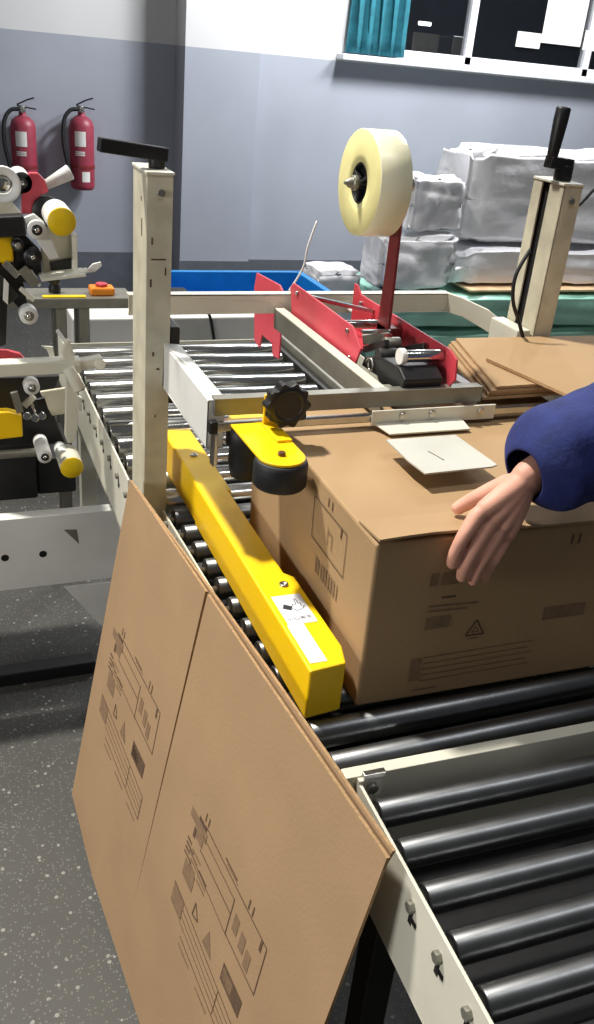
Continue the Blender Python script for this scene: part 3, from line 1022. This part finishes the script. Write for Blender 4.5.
bot = [(LU * .991, .868), (.476, .862), (.18, .852), (-.022, .806)]
fl = MB()
LU *= .997
out = [(0, 0), (.4005, .0), (.3915, .70), (.4090, 0), (.62, .001), (LU, 0)] + bot
fl.prism([bp(u, v) for u, v in out], nn * .0045, 'kraft', 'kraft_edge')
back = [(.005, .006), (.40, -.002), (.47, -.004), (.63, -.006), (LU - .004, -.004)] + [(LU - .010, .03), (LU - .016, .866), (.476, .860), (.18, .850), (-.015, .806)]
fl.prism([bp(u, v, .0062 + .003 * u / LU) for u, v in back], nn * .0045, 'kraft', 'kraft_edge')


def carton_print(mb, du, dv):
    o = bp(du, dv, -.0006)
    def r(u0, u1, v0, v1, m='ink'): ink_rect(mb, o, eu, ev, u0, u1, v0, v1, m)
    def l(a, b, t=.002, m='ink'): ink_line(mb, o, eu, ev, a, b, t, m)
    r(.052, .118, .300, .318, 'ink_light'); r(.082, .112, .292, .300); r(.074, .082, .322, .342)       # heading block
    r(.084, .110, .318, .336, 'ink_light')
    l((.108, .291), (.335, .291)); l((.335, .291), (.337, .381)); l((.232, .381), (.337, .381)); l((.106, .312), (.232, .312), .0015)
    l((.232, .310), (.232, .381)); l((.106, .341), (.232, .341)); l((.074, .373), (.235, .383), .0015)
    arrows(mb, o, eu, ev, .100, .270, s=1.0); arrows(mb, o, eu, ev, .268, .270, s=1.1)
    r(.182, .226, .278, .281); r(.190, .230, .283, .285, 'ink_light'); r(.318, .324, .292, .312)
    for k in range(4):
        r(.060, .078 + .012 * (k % 2), .356 + .010 * k, .360 + .010 * k)
        r(.084, .118 - .01 * (k % 2), .360 + .010 * k, .3635 + .010 * k, 'ink_light')
    for k in range(3):
        r(.118, .150, .372 + .010 * k, .376 + .010 * k, 'ink_light' if k else 'ink')
    r(.070, .112, .395, .430, 'ink_light')
    for q in ((.244, .345), (.270, .352), (.292, .362)):
        r(q[0], q[0] + .016, q[1] - .02, q[1] + .012, 'ink_light')
    ink_loop(mb, o, eu, ev, [(.134, .428), (.131, .456), (.152, .450)], .003)
    mb.faces([o + eu * a + ev * b for a, b in ((.192, .424), (.178, .462), (.214, .462))], [(0, 1, 2)], 'ink_light')
    r(.250, .318, .422, .456); r(.252, .286, .428, .452, 'ink_light')
    r(.054, .100, .466, .508, 'ink_light'); l((.054, .464), (.335, .484)); l((.100, .482), (.335, .498), .0015)
    l((.100, .496), (.335, .512), .0015); l((.10, .510), (.335, .524), .0015); l((.112, .530), (.335, .538)); l((.335, .484), (.335, .538)); l((.255, .480), (.255, .532), .0015)
    for k in range(3):
        r(.112 + .08 * k, .160 + .08 * k, .545 + .004 * k, .549 + .004 * k, 'ink_light')


carton_print(fl, 0, 0)
carton_print(fl, .467, .030)
tag(fl.build('flattened_carton'), 'large flattened brown carton leaning on the left side of the conveyors', 'carton')

# ------------------------------------------------------------------ flat cartons stacked on the right of the top frame
def sheet(pts, z, t, lab, warp=0.0):
    mb = MB()
    mb.prism([Vector((x, y, z)) for x, y in pts], (0, 0, t), 'kraft_lit', 'kraft_edge')
    return tag(mb.build('cardboard_sheet'), lab, 'cardboard', 'cardboard sheets stacked on the top frame')


def q(px, py, z):
    p = at(px, py, 'Z', z)
    return (p.x, p.y)


zs = 1.0425
labs = ['lowest flat brown cardboard sheet of the stack on the right of the top frame', 'second flat brown cardboard sheet from the bottom of the stack beside the tape head',
        'third flat brown cardboard sheet from the bottom of the stack beside the tape head', 'second flat brown cardboard sheet from the top of the stack beside the tape head']
for k in range(4):
    dx = (.0, .008, -.004, .004)[k]
    pts = [(.893 - .008 * (3 - k) + dx * .3, 1.243 + .003 * (k % 2)), (1.62, 1.262), (1.66, 1.512), (.972 - .008 * (3 - k) + dx * .3, 1.524)]
    sheet(pts, zs, .0050, labs[k])
    zs += .0060
zt = zs + .0005
pts = [q(490, 357, zt), q(575, 402, zt), (1.40, 1.08), (1.55, 1.40), q(594, 350, zt)]
pts = [(.953, 1.377), (.995, 1.150), (1.5, 1.09), (1.60, 1.36)]
sheet(pts, zt, .0055, 'topmost flat brown cardboard sheet, set askew on the stack by the blue sleeve')

# cables near the right mast
tag(MB().tube([at(530, 250, 'Y', 1.53), at(516, 275, 'Y', 1.52), at(513, 300, 'Y', 1.515), at(519, 322, 'Y', 1.52), at(523, 338, 'Y', 1.52)], .0038, 'black_rubber').build('cable'), 'thin black cable hanging in a curve along the right mast', 'cable')
tag(MB().tube([at(579, 205, 'Y', 1.58), at(586, 198, 'Y', 1.6), at(600, 186, 'Y', 1.62), at(640, 170, 'Y', 1.7)], .0035, 'black_rubber').build('cable'), 'short black cable leaving the back of the right mast at the picture edge', 'cable')

# ------------------------------------------------------------------ neighbouring machine on the left
YL = 2.0
nm = thing('corner_sealing_machine', 'neighbouring sealing machine at the left edge with white beam and yellow-capped rollers', 'machine', (-.1, 2.1, FZ))


def P(px, py, dy=0.0):
    return at(px, py, 'Y', YL + dy)


a, b = P(0, 519), P(122, 508)
zt_, zb_ = P(60, 515).z, P(60, 584).z
bmn = MB().box(-.7, .42, YL, YL + .036, zb_, zt_, 'white_paint')
for px, py in ((5, 558), (43, 554)):
    p = P(px, py)
    bmn.cyl((p.x, YL - .0008, p.z), (p.x, YL + .001, p.z), .0095, 'hole', seg=20)
p = P(72, 534)
bmn.faces([(p.x - .02, YL - .0006, p.z + .015), (p.x + .012, YL - .0006, p.z + .012), (p.x + .016, YL - .0006, p.z - .03), (p.x + .002, YL - .0006, p.z - .012)], [(0, 1, 2, 3)], 'grey_metal')
bmn.build('beam', nm, .004)
pts = [P(64, 587, .004), P(128, 580, .004), P(128, 640, .004), P(100, 624, .004)]
MB().prism(pts, (0, .006, 0), 'white_paint').build('gusset', nm, .001)
for x in (-.6, .37):
    MB().box(x, x + .04, YL + .001, YL + .036, FZ, zb_, 'white_paint').build('leg', nm, .002)
MB().box(-.7, .33, YL + .08, YL + .13, FZ + .0, FZ + .04, 'black').build('floor_strip', nm, .003)  # low black strip along the floor behind the beam
# dark body behind the lower head
MB().box(-.7, .20, YL + .14, YL + .44, zt_ - .02, P(60, 440).z, 'black').box(.20, .30, YL + .16, YL + .40, zt_ - .02, P(60, 485).z, 'black').build('housing', nm, .006)


def yroll(px, py, r, ln, m, capm, dy=0.0, name='roller', ring=None):
    p = P(px, py, dy)
    mb = MB()
    pf_ = [(0, 0), (0, r * .96), (.002, r), (ln, r), (ln, 0)]
    mb.lathe(p, (0, 1, 0), pf_, m, 28, [capm, capm, m, m])
    if ring:
        mb.lathe(p - Vector((0, .0015, 0)), (0, 1, 0), [(0, 0), (0, r * .55), (.002, r * .55)], ring, 20)
        mb.lathe(p - Vector((0, .004, 0)), (0, 1, 0), [(0, 0), (0, r * .25), (.004, r * .25)], 'chrome', 16)
    return mb.build(name, nm)


def plate(pxs, dy, t, m, name, bevel=.002):
    return MB().prism([P(x, y, dy) for x, y in pxs], (0, t, 0), m).build(name, nm, bevel)


# upper head
yroll(62, 222, .029, .10, 'white_paint', 'yellow_cap', -.06, 'yellow_capped_roller')
yroll(47, 212, .031, .03, 'black', 'black', .05)
yroll(22, 183, .022, .09, 'white_paint', 'black', .06, ring='dark_metal')
plate([(22, 214), (22, 190), (24, 178), (30, 173), (38, 173), (45, 180), (49, 192), (40, 196), (35, 204), (34, 214)], .06, .016, 'bright_red', 'red_guard')
mb = MB().lathe(P(44, 186, .14), P(70, 172, .14) - P(44, 186, .14), [(0, 0), (0, .010), (.065, .017), (.067, .014), (.067, 0)], 'white_paint', 16)
mb.build('pipe', nm)
plate([(24, 218), (34, 214), (44, 222), (50, 236), (60, 258), (50, 260), (36, 240), (28, 234)], -.01, .014, 'white_paint', 'arm')
yroll(37, 230, .020, .02, 'white_paint', 'white_paint', -.02, 'bearing', ring='black')
plate([(40, 232), (52, 226), (76, 236), (78, 275), (44, 279), (42, 262)], .03, .01, 'cream_worn', 'side_plate')
plate([(72, 236), (77, 234), (78, 274), (73, 276)], .005, .03, 'cream', 'side_plate')
MB().bar(P(40, 277, -.01), P(84, 272, -.01), .06, .006, 'cream').bar(P(78, 272, -.01), P(88, 270, -.01), .03, .005, 'cream').build('shelf', nm, .001)
plate([(87, 270), (93, 264), (101, 262), (102, 266), (95, 272), (88, 273)], -.01, .006, 'white_paint', 'paddle', .001)
plate([(50, 262), (72, 258), (74, 270), (52, 273)], .024, .006, 'dark_metal', 'cover')
plate([(-20, 218), (24, 216), (27, 236), (-20, 240)], -.02, .04, 'black', 'block', .004)
plate([(-14, 234), (12, 232), (14, 262), (-14, 264)], .01, .03, 'yellow', 'yellow_block', .003)
plate([(13, 236), (26, 236), (40, 250), (42, 272), (30, 284), (14, 280)], .015, .02, 'black', 'block', .004)
yroll(33, 257, .019, .02, 'black_rubber', 'black', -.01, 'bearing', ring='dark_metal')
yroll(18, 246, .013, .02, 'black_rubber', 'black', -.01, 'bearing', ring='grey_metal')
plate([(-20, 196), (8, 198), (22, 214), (-20, 216)], .05, .02, 'cream', 'side_plate')
p = P(3, 185, .04)
mb = MB().lathe(p, (0, 1, 0), [(0, .030), (-.004, .036), (.02, .036), (.02, .020), (0, .020), (0, .030)], 'white_paint', 28)
mb.lathe(p, (0, 1, 0), [(.006, 0), (.002, .012), (.012, .019)], 'chrome', 20)
mb.build('hand_wheel', nm)
mb = MB().bar(P(22, 268, 0), P(36, 285, 0), .012, .022, 'grey_metal').bar(P(4, 262, 0), P(18, 276, 0), .012, .016, 'chrome').bar(P(20, 288, .01), P(34, 300, .01), .012, .01, 'cream')
mb.bar(P(-5, 278, .01), P(14, 300, .01), .012, .03, 'dark_metal').bar(P(30, 270, .0), P(40, 286, .0), .008, .008, 'white_paint')
mb.build('linkage', nm, .002)
plate([(-10, 262), (12, 262), (24, 284), (28, 306), (20, 310), (8, 296), (6, 345), (-10, 350)], .02, .02, 'black', 'arm', .003)
yroll(29, 316, .0195, .03, 'white_paint', 'white_paint', -.02, 'pulley', ring='grey_metal')
plate([(4, 278), (9, 284), (8, 305), (3, 300)], .0, .006, 'white_paint', 'lever', .001)

# lower head
za = P(50, 366).z
ar = MB().bar(P(-40, 370, -.03), P(80, 364, -.03), .04, .030, 'cream').bar(P(80, 364, -.03), P(102, 360, -.03), .03, .022, 'cream').cyl(P(100, 364, -.05), P(100, 364, -.01), .013, 'cream', seg=16)
ar.build('cross_arm', nm, .003)
plate([(-20, 350), (8, 351), (20, 354), (26, 360), (-20, 362)], .03, .016, 'red', 'red_guard')
plate([(41, 346), (53, 347), (55, 358), (50, 358), (47, 350)], .0, .006, 'cream', 'hook', .001)
plate([(62, 352), (66, 340), (70, 340), (72, 350), (78, 368), (78, 430), (74, 442), (68, 444), (65, 436), (66, 380)], -.045, .014, 'cream', 'swing_arm', .003)
MB().bar(P(57, 330, -.02), P(74, 354, -.02), .006, .008, 'white_paint').build('lever', nm, .001)
mb = MB().cyl(P(68, 368, -.06), P(80, 390, -.075), .0135, 'cream', seg=18).lathe(P(80, 390, -.075), P(82, 394, -.078) - P(80, 390, -.075), [(0, .0135), (.003, .010), (.003, 0)], 'chrome', 18)
mb.build('locking_handle', nm, .001)
plate([(78, 396), (82, 398), (82, 412), (78, 410)], -.03, .008, 'white_paint', 'tab', .001)
yroll(32, 388, .0175, .03, 'white_paint', 'white_paint', -.04, 'pulley', ring='grey_metal')
plate([(-20, 414), (8, 412), (22, 416), (23, 437), (-20, 442)], -.01, .03, 'yellow', 'yellow_block', .003)
mb = MB().bar(P(14, 392, -.02), P(20, 412, -.02), .012, .016, 'grey_metal').bar(P(34, 396, -.01), P(24, 406, -.01), .01, .014, 'cream')
for px in (27, 35, 42):
    mb.cyl(P(px, 416 + (px % 3), -.02), P(px, 416 + (px % 3), .04), .009, 'chrome', seg=14)
mb.bar(P(30, 398, 0), P(36, 416, 0), .01, .006, 'chrome').bar(P(40, 398, 0), P(46, 416, 0), .01, .02, 'black')
mb.build('linkage', nm, .001)
plate([(40, 392), (66, 388), (66, 414), (52, 416), (46, 404)], .05, .01, 'cream_worn', 'side_plate')
plate([(-20, 378), (60, 376), (50, 404), (60, 430), (66, 444), (-20, 448)], .08, .05, 'black', 'block', .004)
MB().cyl(P(-20, 456, .0), P(40, 452, .0), .010, 'grey_metal').build('cross_shaft', nm, .001)
yroll(45, 457, .0165, .10, 'white_paint', 'white_paint', -.05, 'pulley', ring='black')
yroll(62, 455, .014, .05, 'white_paint', 'white_paint', .0, 'roller')
yroll(72, 468, .027, .08, 'cream', 'yellow_cap', -.04, 'yellow_capped_roller')

# ------------------------------------------------------------------ the worker's arm
pe = thing('person', 'person reaching in from the right in a navy blue sleeve, hand gripping the carton edge', 'person', (.9, .95, 1.0))
PE = Vector(pe.location)
me = bpy.data.meshes.new('arm_and_hand')
V, E, Rr, roots = [], [], [], []


def chain(pts, rad, start=None):
    prev = start
    for p, r in zip(pts, rad):
        V.append(Vector(p) - PE)
        Rr.append(r)
        if prev is not None:
            E.append((prev, len(V) - 1))
        else:
            roots.append(len(V) - 1)
        prev = len(V) - 1
    return prev


elbow, wrist = Vector((1.10, .93, 1.20)), Vector((.694, .864, 1.084))
chain([wrist + Vector((-.022, -.004, -.010)), wrist + Vector((.015, .002, .006)), wrist.lerp(elbow, .3), wrist.lerp(elbow, .7), elbow], [(.021, .026), (.024, .029), (.029, .033), (.038, .038), (.042, .042)])
FING = [[(.620, .850, 1.046), (.597, .841, 1.018), (.591, .843, .992), (.594, .8475, .972)],
        [(.636, .846, 1.033), (.614, .837, 1.001), (.609, .841, .972), (.612, .8465, .950)],
        [(.651, .844, 1.018), (.632, .837, .988), (.628, .841, .962), (.631, .8465, .942)],
        [(.665, .845, 1.004), (.650, .839, .979), (.647, .843, .960), (.649, .8475, .944)]]
FR = [(.0125, .0102, .0094, .0080), (.0125, .0104, .0096, .0082), (.0120, .0100, .0092, .0078), (.0110, .0090, .0084, .0070)]
for f, r in zip(FING, FR):
    k = Vector(f[0])
    chain([wrist - (k - wrist) * .12, wrist + (k - wrist) * .6 + Vector((0, -.003, .003)), k], [(.019, .019), (.0160, .0155), (.0130, .0125)])
    chain([k + (wrist - k) * .08] + f, [(r[0], r[0])] + [(q, q) for q in r])
# thumb: leaves the side of the palm near its base and presses on the carton top
chain([(.684, .868, 1.080), (.660, .884, 1.060), (.636, .899, 1.038), (.618, .905, 1.0225)], [(.017, .017), (.0140, .0140), (.0112, .0112), (.0092, .0092)])
me.from_pydata([tuple(v) for v in V], E, [])
bd = bpy.data.objects.new('arm_and_hand', me)
COL.objects.link(bd)
bd.parent = pe
me.materials.append(MATS['skin'])
sk = bd.modifiers.new('skin', 'SKIN')
sk.use_smooth_shade = True
for i, sv in enumerate(me.skin_vertices[0].data):
    r = Rr[i] if isinstance(Rr[i], tuple) else (Rr[i], Rr[i])
    sv.radius = r
    sv.use_root = i in roots
ss = bd.modifiers.new('sub', 'SUBSURF')
ss.levels = ss.render_levels = 2
rmh = bd.modifiers.new('join', 'REMESH')
rmh.mode = 'VOXEL'
rmh.voxel_size = .0022
rmh.use_smooth_shade = True
smm = bd.modifiers.new('smooth', 'SMOOTH')
smm.iterations = 6
smm.factor = .5
# sleeve
sl = MB()
ns, nr = 44, 40
vs, fs = [], []
S0, S1 = Vector((.690, .864, 1.090)), Vector((1.14, .925, 1.195))
ax = (S1 - S0).normalized()
xx = ax.cross(Vector((0, 0, 1))).normalized()
yy = xx.cross(ax)
for j in range(ns + 1):
    t = j / ns
    c = S0.lerp(S1, t) + Vector((0, 0, .010 * math.sin(t * 3)))
    base = .071 + .003 * t
    if t < .10:
        base = .034 + (.037) * math.sin(t / .10 * math.pi / 2)
    for i in range(nr):
        a = 2 * math.pi * i / nr
        f = noise.noise(Vector((math.cos(a) * 1.3, math.sin(a) * 1.3, t * 6.0)))
        f2 = math.sin(t * 34 + 2.2 * math.sin(a + 1) + 3 * f)
        r = base * (1 + .12 * f) + .0060 * f2 * min(1, t * 8) * (.6 + .4 * math.sin(a * 2 + t * 5))
        vs.append(c + xx * math.cos(a) * r * 1.02 + yy * math.sin(a) * r * .96)
for j in range(ns):
    for i in range(nr):
        fs.append((j * nr + i, j * nr + (i + 1) % nr, (j + 1) * nr + (i + 1) % nr, (j + 1) * nr + i))
sl.faces(vs, fs, 'navy', True)
so = sl.build('sleeve', pe)
sd = so.modifiers.new('thick', 'SOLIDIFY')
sd.thickness = .004
sd.offset = 0
sb = so.modifiers.new('sub', 'SUBSURF')
sb.levels = sb.render_levels = 1
